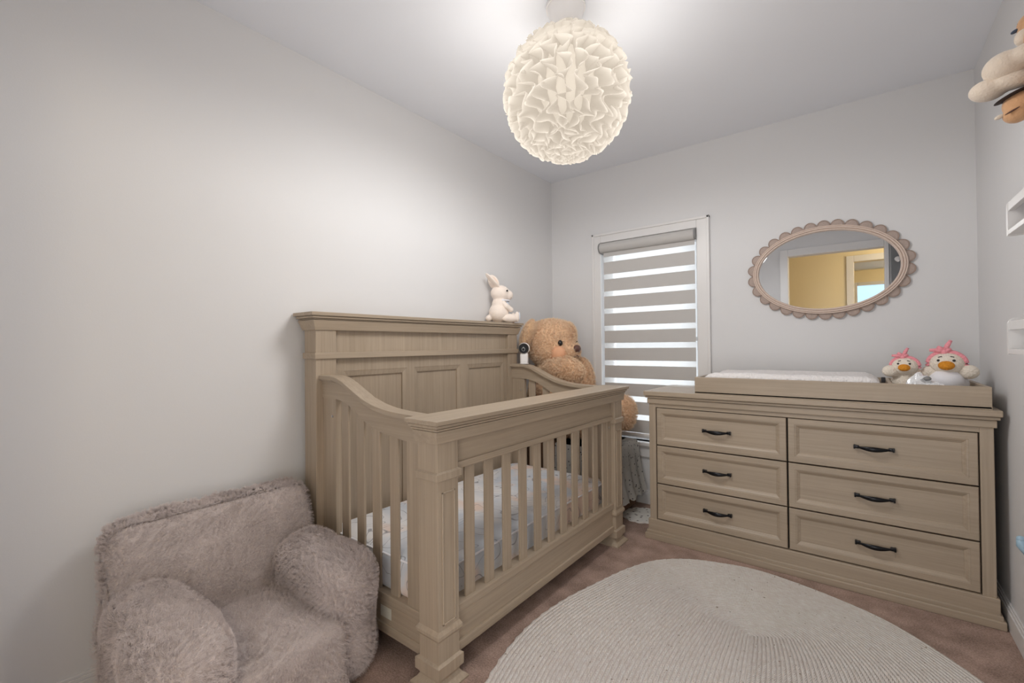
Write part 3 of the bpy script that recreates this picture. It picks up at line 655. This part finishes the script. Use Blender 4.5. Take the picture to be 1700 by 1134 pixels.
for i in range(nx+1):
    row = []
    for j in range(ny+1):
        u, v = i/nx, j/ny; x = .145+.145*u; y = 2.585+.09*v; z = .925+.020*math.sin(PI*u)*math.sin(PI*v)+.055*math.exp(-((u-.40)/.2)**2)*v+.032*noise.noise(Vector((u*6, v*5, 2)))
        row.append(b.verts.new((x+.01*noise.noise(Vector((u*7, v*7, 9))), y, z)))
    grid.append(row)
for i in range(nx):
    for j in range(ny): b.faces.new((grid[i][j], grid[i+1][j], grid[i+1][j+1], grid[i][j+1]))
r_ = bmesh.ops.extrude_face_region(b, geom=b.faces[:])
for v in r_['geom']:
    if isinstance(v, bmesh.types.BMVert): v.co.z = .863+.1*(v.co.z-.9)
obj('pouch', b, M['foil'], fp)
b = new(); add_ball(b, (.228, 2.615, .962), (.013, .010, .010)); obj('cap', b, M['grey_cap'], fp, smooth=True)

# ------------------------------------------------------------------ pendant lamp with ruffled shade
lp = thing('pendant_lamp', 'round white ruffled pendant lamp hanging from the ceiling', 'lamp', (-.885, 1.50, ZC))
LC = Vector((-.885, 1.50, 2.085)); LR = .243
b = new(); add_cyl(b, (-.885, 1.5, 2.315), (-.885, 1.5, 2.425), .046, .072, 40); add_cyl(b, (-.885, 1.5, 2.425), (-.885, 1.5, 2.4395), .076, .076, 40)
obj('canopy', b, M['white_plastic'], lp, smooth=True, split=40)
b = new(); add_ball(b, LC, .055); add_cyl(b, LC, (LC.x, LC.y, 2.34), .02); obj('bulb', b, M['bulb'], lp, smooth=True, split=40)
b = new(); NR = 30
for q in range(NR):
    ph0 = 2*PI*q/NR; pa, pb = random.uniform(0, 6.28), random.uniform(0, 6.28); n = 150; prev = None
    kk = random.uniform(16, 21)
    for i in range(n+1):
        th = .20+(PI-.20)*i/n*.995; st = max(math.sin(th), .10); cols = []
        for (rr, amp) in ((.165, .0), (.200, .45), (.228, 1.0), (1.0, 1.15)):
            if rr == 1.0: rr = LR*(1+.022*math.sin(th*41+pb)+.02*noise.noise(Vector((th*9, q*3.3, 1))))
            lat = amp*(.024*math.sin(kk*th+pa)+.010*math.sin(kk*2.1*th+pb)+.018*noise.noise(Vector((th*6, q*1.7, 4))))
            dth = amp*.03*math.sin(kk*1.3*th+pb)
            ph = ph0+lat/(rr*max(st, .25)); t2 = th+dth
            cols.append(b.verts.new(LC+Vector((rr*math.sin(t2)*math.cos(ph), rr*math.sin(t2)*math.sin(ph), rr*math.cos(t2)))))
        if prev:
            for k in range(3): b.faces.new((prev[k], prev[k+1], cols[k+1], cols[k]))
        prev = cols
obj('ruffled_shade', b, M['shade'], lp, smooth=True)
b = new(); add_ball(b, LC, .17, u=32, v=20); 
obj('inner_liner', b, M['liner'], lp, smooth=True)

# ------------------------------------------------------------------ plush armchair
ch = thing('kids_armchair', 'small furry taupe armchair against the wall beside the crib', 'armchair', (-1.62, .635, 0))
chs = []
def backfn(p):
    t = (p.z+.285)/.57; return Vector((p.x-(.10*t if p.x > 0 else .0)+.02, p.y*(1-.02*t), p.z))
b = new(); add_rbox(b, (-1.835, .635, .285), (.25, .635, .565), .055, 26, lump=.012, seed=3, fn=backfn); chs.append((obj('backrest', b, M['chair'], ch, smooth=True), 6500))
def seatfn(p): return Vector((p.x, p.y, p.z+.012*(1-(p.x/.22)**2)*(1 if p.z > 0 else 0)))
b = new(); add_rbox(b, (-1.515, .622, .124), (.43, .40, .245), .04, 22, lump=.010, seed=8, fn=seatfn); chs.append((obj('seat', b, M['chair'], ch, smooth=True), 4500))
def arm(yc, x0, x1, top, wid, seed):
    b = new(); ln = x1-x0
    def fn(p):
        k = .86+.20*max(0, min(1, (p.z+top/2)/top))**2     # rolled top wider than the foot
        u = (p.x+ln/2)/ln
        z = p.z
        if z > 0: z *= 1-.10*max(0, .35-u)/.35-.07*max(0, (u-.8)/.2)
        return Vector((p.x+.03*max(0, (p.z+.02)/top), p.y*k, z))
    add_rbox(b, ((x0+x1)/2, yc, top/2), (ln, wid, top), .088, 24, lump=.014, seed=seed, fn=fn)
    chs.append((obj('arm', b, M['chair'], ch, smooth=True), 6500))
arm(.385, -1.79, -1.245, .425, .185, 21); arm(.866, -1.79, -1.315, .425, .185, 33)
for i, (o, n) in enumerate(chs): fur(o, M['fur'], n//2, .019, 16, .0006, .004, i+3, .55, .014, .12)

# ------------------------------------------------------------------ oval braided rug
ctrl = [(-.56, 2.447), (-.43, 2.472), (-.30, 2.459), (-.10, 2.405), (.085, 2.318), (.265, 2.144), (.36, 1.99), (.415, 1.78), (.425, 1.50), (.37, 1.15), (.22, .85), (-.05, .64), (-.4, .58), (-.70, .68), (-.90, .90), (-1.005, 1.16), (-1.052, 1.42), (-1.04, 1.66), (-.985, 1.90), (-.925, 2.11), (-.84, 2.28), (-.71, 2.39)]
def catmull(P, m):
    out = []; n = len(P)
    for i in range(n):
        p = [Vector((*P[(i+k-1) % n], 0)) for k in range(4)]
        for s in range(m):
            t = s/m; out.append(.5*((2*p[1])+(p[2]-p[0])*t+(2*p[0]-5*p[1]+4*p[2]-p[3])*t*t+(3*p[1]-p[0]-3*p[2]+p[3])*t**3))
    return out
OUT = catmull(ctrl, 12); n = len(OUT); core_a, core_b = Vector((-.34, 1.90, 0)), Vector((-.28, 1.32, 0))
cen = (core_a+core_b)/2; ax = (core_a-core_b).normalized(); half = (core_a-core_b).length/2
def core_pt(p):
    d = p-cen; t = max(-half, min(half, d.dot(ax)*half/.55)); return cen+ax*t
NB = 50; b = new(); uvl = b.loops.layers.uv.new('UVMap'); rings = []; lens = []; SUB = 4
for r in range(NB*SUB+1):
    f = max(r/(NB*SUB), .0008); ring_ = [core_pt(p).lerp(p, f) for p in OUT]
    if r == NB*SUB: ring_ = [p+(p-cen).normalized()*.003*math.sin(i*2.1) for i, p in enumerate(ring_)]
    acc = [0]
    for i in range(n): acc.append(acc[-1]+(ring_[(i+1) % n]-ring_[i]).length)
    z = .0105+.0018*math.sin(PI*(r % SUB)/SUB)**.7
    rings.append([b.verts.new((p.x, p.y, z)) for p in ring_]); lens.append(acc)
for r in range(NB*SUB):
    q0 = r//SUB*SUB+SUB
    for i in range(n):
        j = (i+1) % n; f = b.faces.new((rings[r][i], rings[r][j], rings[r+1][j], rings[r+1][i]))
        us = (lens[q0][i], lens[q0][i+1], lens[q0][i+1], lens[q0][i]); v0, v1 = r/SUB+.0005, (r+1)/SUB-.0005
        for l, u, v in zip(f.loops, us, (v0, v0, v1, v1)): l[uvl].uv = (u, v)
b.faces.new(rings[0])
low = [b.verts.new((v.co.x, v.co.y, .0005)) for v in rings[-1]]
for i in range(n):
    j = (i+1) % n; f = b.faces.new((rings[-1][i], rings[-1][j], low[j], low[i]))
    for l, u, v in zip(f.loops, (lens[-1][i], lens[-1][i+1], lens[-1][i+1], lens[-1][i]), (.2, .2, .8, .8)): l[uvl].uv = (u, v)
set_props(obj('rug', b, M['rug'], None, origin=(-.31, 1.6, 0)), 'large cream oval braided rug on the carpet', 'rug')

# ------------------------------------------------------------------ toys on and behind the crib
# bunny on the headboard
bn = thing('plush_bunny', 'cream plush bunny sitting on top of the crib headboard', 'soft toy', (-1.875, 2.30, 1.272))
fd = Vector((.60, .80, 0)); rt = Vector((.80, -.60, 0)); O = Vector((-1.875, 2.30, 1.272)); Z = Vector((0, 0, 1))
q = fd.to_track_quat('Y', 'Z')
b = new(); add_ball(b, O+Z*.066-fd*.015, (.074, .066, .066), q); add_ball(b, O+Z*.120-fd*.010, (.056, .050, .055), q); add_ball(b, O+Z*.196-fd*.004, (.060, .064, .054), q); add_ball(b, O+Z*.184+fd*.048, (.038, .036, .034), q)
add_ball(b, O-fd*.082+Z*.03, .022)
bb = obj('body', fuse(b, .005, 6), M['bunny'], bn, smooth=True)
for s in (-1, 1):
    b = new(); a = O+Z*.232-fd*.022+rt*s*.024; e = O+Z*.312-fd*(.100 if s > 0 else .060)+rt*s*.034; d = e-a
    add_ball(b, (a+e)/2, (.034, .012, d.length*.60), d.to_track_quat('Z', 'Y') if s > 0 else d.to_track_quat('Z', 'X'))
    er = obj('ear', b, M['bunny'], bn, smooth=True)
    b = new(); add_ball(b, (a+e)/2+rt*.006+fd*.004, (.022, .009, d.length*.47), d.to_track_quat('Z', 'Y') if s > 0 else d.to_track_quat('Z', 'X')); obj('ear_lining', b, M['bunny_in'], bn if False else er, smooth=True)
    b = new(); add_ball(b, O+rt*s*.046+fd*.05+Z*.030, (.027, .062, .028), q); add_ball(b, O+rt*s*.046+fd*.098+Z*.038, (.022, .016, .036), q)
    lg = obj('leg', fuse(b, .004, 4), M['bunny'], bn, smooth=True)
    b = new(); add_ball(b, O+rt*s*.047+fd*.112+Z*.042, (.016, .006, .028), q); obj('foot_pad', b, M['bib'], lg, smooth=True)
    b = new(); add_tube(b, [O+rt*s*.038+Z*.135, O+rt*s*.058+fd*.025+Z*.105, O+rt*s*.05+fd*.055+Z*.085], [.017, .019, .016], 10); add_ball(b, O+rt*s*.05+fd*.055+Z*.085, .017); obj('arm', fuse(b, .004, 4), M['bunny'], bn, smooth=True)
    b = new(); add_ball(b, O+rt*s*.054+fd*.030+Z*.208, .0065); obj('eye', b, M['lens'], bn, smooth=True)
b = new(); add_ball(b, O+fd*.034+Z*.105, (.040, .024, .042), q); obj('bib', b, M['bib'], bn, smooth=True)
b = new(); add_tube(b, [O+Z*.147+rt*.046*math.cos(t)+fd*(.012+.044*math.sin(t)) for t in [2*PI*k/20 for k in range(20)]], .006, 8, closed=True); obj('collar', b, M['shirt'], bn, smooth=True)

# baby monitor on the far side rail
mo = thing('baby_monitor', 'small white baby monitor camera standing on the far crib rail', 'baby monitor', (-1.742, 2.375, 1.0))
O = Vector((-1.742, 2.375, 1.0)); fd = Vector((.45, -.89, 0)).normalized(); q = fd.to_track_quat('Y', 'Z')
b = new(); add_rbox(b, O+Z*.038, (.052, .042, .072), .012, 8, q); add_cyl(b, O+Z*.001, O+Z*.006, .030); obj('base', b, M['white_plastic'], mo, smooth=True, split=50)
b = new(); add_ball(b, O+Z*.102, (.038, .030, .038), q); obj('head', b, M['white_plastic'], mo, smooth=True)
b = new(); add_cyl(b, O+Z*.102+fd*.016, O+Z*.102+fd*.029, .034, .031, 32); fc = obj('face_plate', b, M['lens'], mo, smooth=True, split=40)
b = new(); add_cyl(b, O+Z*.096+fd*.028, O+Z*.096+fd*.033, .013, .012, 24); ln = obj('lens_ring', b, M['grey_cap'], fc, smooth=True, split=40)
b = new(); add_ball(b, O+Z*.096+fd*.032, (.008, .008, .008)); obj('lens', b, M['lens'], fc, smooth=True)

# storage bench with crocheted throw, teddy bear on it
sb = thing('storage_bench', 'dark brown bench behind the far end of the crib under the teddy bear', 'bench', (-1.57, 2.76, 0))
b = new(); add_box(b, -1.945, -1.235, 2.56, 2.985, .02, .46, .015); obj('body', b, M['toybrown'], sb)
for xx in (-1.9, -1.28):
    for yy in (2.60, 2.945):
        b = new(); add_box(b, xx-.02, xx+.02, yy-.02, yy+.02, 0, .03); obj('foot', b, M['dark_gap'], sb)
b = new(); NXT, NZT = 60, 12; rows = []
prof = [(-.30, 0)]
loopx0, loopx1, ly0, ly1 = -1.46, -1.222, 2.545, 3.0
path = [(-1.62, .468), (-1.45, .468), (-1.30, .468), (-1.235, .462), (-1.222, .44), (-1.216, .36), (-1.205, .28), (-1.190, .20), (-1.170, .13)]
for s, (x, z) in enumerate(path):
    row = []
    for i in range(31):
        v = i/30; y = ly0+.008+(ly1-ly0-.016)*v; w_ = max(0, s-3)/5
        row.append(b.verts.new((x+.012*w_*math.sin(v*26), y, z-(.020*abs(math.sin(v*PI*7)) if s == len(path)-1 else 0))))
    rows.append(row)
for A, B in zip(rows, rows[1:]):
    for i in range(30): b.faces.new((A[i], A[i+1], B[i+1], B[i]))
front = []
for s, (dy, z) in enumerate([(0, .468), (-.006, .44), (-.010, .36), (-.016, .28), (-.02, .22)]):
    front.append([b.verts.new((-1.62+.39*i/24, ly0+.006+dy+.006*math.sin(i*1.1)*s/4, z-(.02*abs(math.sin(i*PI/4)) if s == 4 else 0))) for i in range(25)])
for A, B in zip(front, front[1:]):
    for i in range(24): b.faces.new((A[i], A[i+1], B[i+1], B[i]))
r_ = bmesh.ops.solidify(b, geom=b.faces[:], thickness=.005)
set_props(obj('lace_throw', b, M['lace'], None, smooth=True, split=60, origin=(-1.42, 2.77, .47)), 'white dotted crochet throw draped over the bench end behind the crib', 'throw blanket')
lm = new(); pts = []
for k in range(72):
    a = 2*PI*k/72; r = .145+.012*abs(math.sin(a*6)); pts.append((-1.135+r*.82*math.cos(a)+.0, 2.835+r*.85*math.sin(a)))
top = [lm.verts.new((x, y, .012+.006*noise.noise(Vector((x*20, y*20, 0))))) for x, y in pts]; bot = [lm.verts.new((x, y, .001)) for x, y in pts]; ct = lm.verts.new((-1.135, 2.835, .016))
for k in range(72): lm.faces.new((ct, top[k], top[(k+1) % 72])); lm.faces.new((top[k], bot[k], bot[(k+1) % 72], top[(k+1) % 72]))
lm.faces.new(bot[::-1])
set_props(obj('lace_mat', lm, M['lacemat'], None, origin=(-1.135, 2.835, 0)), 'white scalloped lace mat on the carpet between crib and dresser', 'mat')

tb = thing('teddy_bear', 'big tan teddy bear sitting behind the far end of the crib', 'soft toy', (-1.70, 2.72, .48))
b = new(); HC = Vector((-1.735, 2.69, 1.135))
add_ball(b, HC, (.178, .172, .170)); add_ball(b, HC+Vector((.03, 0, -.06)), (.175, .17, .115)); add_ball(b, HC+Vector((.135, -.01, -.055)), (.085, .10, .072)); add_ball(b, HC+Vector((.05, 0, .06)), (.13, .14, .10))
add_ball(b, (-1.73, 2.74, .74), (.205, .19, .27)); add_ball(b, (-1.72, 2.72, .95), (.14, .14, .10))
for s, yy in ((-1, 2.65), (1, 2.86)):
    add_ball(b, (-1.50, yy, .60), (.28, .085, .10), Vector((1, 0, .12)).to_track_quat('X', 'Z'))
    add_ball(b, (-1.262, yy, .66), (.075, .085, .115))
add_ball(b, (-1.62, 2.90, .86), (.10, .09, .17))
body = obj('body', fuse(b, .012, 6), M['bear'], tb, smooth=True)
b = new(); add_ball(b, (-1.575, 2.585, .955), (.155, .085, .088), Vector((1, 0, -.12)).to_track_quat('X', 'Z')); add_ball(b, (-1.70, 2.61, .93), (.09, .07, .09)); armo = obj('arm', fuse(b, .010, 5), M['bear'], tb, smooth=True)
ears = []
for (c, r, qd) in (((-1.815, 2.525, 1.195), (.078, .04, .108), Vector((.34, .12, 1))), ((-1.70, 2.855, 1.20), (.065, .04, .09), Vector((.1, -.2, 1)))):
    b = new(); add_ball(b, c, r, qd.to_track_quat('Z', 'Y')); ears.append(obj('ear', b, M['bear_pale'], tb, smooth=True))
b = new(); add_ball(b, HC+Vector((.218, -.015, -.040)), (.024, .034, .027)); obj('nose', b, M['brown'], tb, smooth=True)
b = new(); add_ball(b, HC+Vector((.118, -.110, -.070)), (.062, .046, .056)); obj('cheek_patch', b, M['cheek'], tb, smooth=True)
b = new(); add_ball(b, HC+Vector((.120, .075, -.072)), (.05, .04, .046)); obj('cheek_patch', b, M['cheek'], tb, smooth=True)
for yy in (-.108, .062):
    b = new(); add_ball(b, HC+Vector((.143 if yy < 0 else .165, yy, .000)), (.016, .018, .020)); obj('eye', b, M['lens'], tb, smooth=True)
b = new(); add_tube(b, [HC+Vector((.205, -.055, -.100)), HC+Vector((.222, -.02, -.085)), HC+Vector((.215, .02, -.095))], .003, 6); obj('mouth', b, M['brown'], tb, smooth=True)
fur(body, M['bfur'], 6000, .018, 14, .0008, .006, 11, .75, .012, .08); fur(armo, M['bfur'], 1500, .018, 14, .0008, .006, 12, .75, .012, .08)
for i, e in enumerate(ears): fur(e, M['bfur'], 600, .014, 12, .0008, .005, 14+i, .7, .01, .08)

# ------------------------------------------------------------------ things on the right wall
def ledge(label, y1, z0):
    t = thing('wall_ledge', label, 'shelf', (XR, y1-.2, z0), 'white ledges on the right wall'); y0 = y1-.42; xf = .355
    b = new(); add_box(b, xf, XR, y0+.014, y1-.014, z0, z0+.014, .001); obj('shelf_board', b, M['trim'], t)
    b = new(); add_box(b, xf+.002, xf+.016, y0+.014, y1-.014, z0+.072, z0+.098, .001); obj('front_rail', b, M['trim'], t)
    b = new(); add_box(b, XR-.012, XR, y0+.014, y1-.014, z0+.06, z0+.10, .001); obj('back_rail', b, M['trim'], t)
    for yy in (y0, y1-.014):
        b = new(); prof = [(xf, z0-.002), (XR, z0-.002), (XR, z0+.112)]+[(xf+.022-.022*math.sin(k*PI/12), z0+.088+.022*math.cos(k*PI/12)) for k in range(7)]
        A = [b.verts.new((x, yy, z)) for x, z in prof]; B = [b.verts.new((x, yy+.014, z)) for x, z in prof]; m_ = len(prof)
        for i in range(m_): b.faces.new((A[i], A[(i+1) % m_], B[(i+1) % m_], B[i]))
        b.faces.new(A[::-1]); b.faces.new(B); obj('end_panel', b, M['trim'], t)
ledge('upper white wall ledge at the right edge of the photo', 1.985, 1.438)
ledge('lower white wall ledge on the right wall near dresser height', 2.005, 1.082)
ledge('topmost white wall ledge holding the plush toys', 1.765, 1.765)
def plush(name, label, loc, parts):
    t = thing(name, label, 'soft toy', loc)
    for (nm, mat, balls, vox) in parts:
        b = new()
        for bl_ in balls: add_ball(b, bl_[0], bl_[1], bl_[2].to_track_quat('X', 'Z') if len(bl_) > 2 else None)
        obj(nm, fuse(b, vox, 4) if vox else b, M[mat], t, smooth=True)
    return t
plush('plush_toy', 'beige plush toy high on the right wall with big cream feet stuck out', (.41, 1.56, 1.78), [
    ('body', 'toytan', [((.408, 1.56, 1.88), (.034, .06, .10)), ((.412, 1.70, 1.94), (.03, .16, .042)), ((.415, 1.90, 1.985), (.034, .06, .05))], .008),
    ('foot', 'toycream', [((.350, 1.925, 1.925), (.052, .046, .043), Vector((-1, -.15, -.12))), ((.395, 1.905, 1.935), (.05, .04, .034))], .006),
    ('foot', 'toycream', [((.316, 1.945, 1.876), (.044, .038, .031), Vector((-1, .1, .1))), ((.365, 1.925, 1.880), (.05, .032, .026))], .006),
    ('head', 'toytan', [((.412, 1.965, 2.045), (.034, .03, .04)), ((.395, 1.955, 2.02), (.02, .02, .018)), ((.415, 1.93, 2.0), (.025, .03, .04))], .006),
    ('mane', 'toybrown', [((.410, 1.962, 2.05), (.022, .032, .016))], 0),
    ('muzzle', 'toycream', [((.392, 1.945, 2.005), (.022, .022, .024))], 0),
    ('horn', 'toyblue', [((.376, 1.962, 2.038), (.010, .006, .005), Vector((1, 0, .5)))], 0),
    ('horn', 'toyblue', [((.392, 1.972, 2.063), (.010, .006, .005), Vector((1, 0, .2)))], 0)])
plush('plush_horse', 'tan plush animal muzzle with dark strap below the big cream feet', (.41, 1.72, 1.78), [
    ('head', 'toytan', [((.382, 1.945, 1.815), (.040, .035, .036)), ((.372, 1.94, 1.785), (.030, .028, .026)), ((.42, 1.90, 1.835), (.03, .06, .04)), ((.42, 1.80, 1.835), (.03, .09, .045)), ((.42, 1.72, 1.825), (.03, .06, .045))], .005),
    ('strap', 'toydark', [((.365, 1.94, 1.842), (.042, .040, .005), Vector((1, .2, .42)))], 0),
    ('ear', 'toycream', [((.337, 1.938, 1.786), (.012, .006, .006), Vector((1, 0, .4)))], 0),
    ('mouth', 'brown', [((.358, 1.913, 1.787), (.018, .004, .0025), Vector((1, .1, .55)))], 0)])
plush('plush_figure', 'plum coloured soft toy standing on the upper wall ledge', (.425, 1.93, 1.452), [
    ('body', 'plum', [((.420, 1.93, 1.52), (.026, .03, .066)), ((.418, 1.93, 1.60), (.030, .032, .035))], .006),
    ('head', 'toycream', [((.415, 1.93, 1.655), (.028, .03, .032))], 0)])
hk = thing('wall_hook', 'pale blue rounded wall hook low beside the dresser', 'hook', (XR, 2.15, .45))
b = new(); add_rbox(b, (.449, 2.147, .455), (.012, .05, .09), .005, 6); obj('back_plate', b, M['blue'], hk, smooth=True)
b = new(); add_tube(b, [(.446, 2.147, .475), (.425, 2.147, .458), (.412, 2.147, .446), (.404, 2.147, .462), (.402, 2.147, .480)], [.012, .014, .016, .014, .011], 12); add_ball(b, (.402, 2.147, .481), .011); obj('peg', b, M['blue'], hk, smooth=True)

# ------------------------------------------------------------------ light
def light(name, kind, loc, energy, col, **kw):
    l = bpy.data.lights.new(name, kind); l.energy = energy; l.color = col
    for k, v in kw.items(): setattr(l, k, v)
    o = bpy.data.objects.new(name, l); COL.objects.link(o); o.location = loc; return o
light('pendant_downlight', 'SPOT', LC-Vector((0, 0, .01)), 17.5, (1, .995, .985), shadow_soft_size=.268, spot_size=PI, spot_blend=.12, use_soft_falloff=False)
light('pendant_light', 'POINT', LC-Vector((0, 0, .05)), 8, (1, .96, .91), shadow_soft_size=.262, use_soft_falloff=False)
light('hall_light', 'POINT', (.95, -1.05, 2.3), 19, (1, .80, .50), shadow_soft_size=.1)
light('hall_room_light', 'POINT', (1.0, -3.2, 2.3), 14, (1, .82, .55), shadow_soft_size=.1)
dl = light('doorway_fill', 'AREA', (-.23, YF-.11, .78), 8.5, (.95, .975, 1), shape='RECTANGLE', size=.82, size_y=1.2); dl.rotation_euler = (PI/2, 0, 0)  # added fill lamp in the doorway, kept low so the mirror misses it
wl = light('window_daylight', 'AREA', ((WX0+WX1)/2, YB+.30, (WZ0+WZ1)/2), 13, (.86, .93, 1), shape='RECTANGLE', size=.9, size_y=1.6); wl.rotation_euler = (-PI/2, 0, 0)
wd = bpy.data.worlds.new('sky'); sc.world = wd; wd.use_nodes = True
bg = wd.node_tree.nodes['Background']; bg.inputs[0].default_value = (.90, .95, 1, 1); bg.inputs[1].default_value = .6

sc.view_settings.view_transform = 'Standard'; sc.view_settings.look = 'None'; sc.view_settings.exposure = .62; sc.view_settings.gamma = 1; sc.view_settings.use_curve_mapping = False
sc.cycles.use_denoising = True; sc.cycles.max_bounces = 10; sc.cycles.diffuse_bounces = 6; sc.cycles.transparent_max_bounces = 16
sc.cycles.sample_clamp_indirect = 6
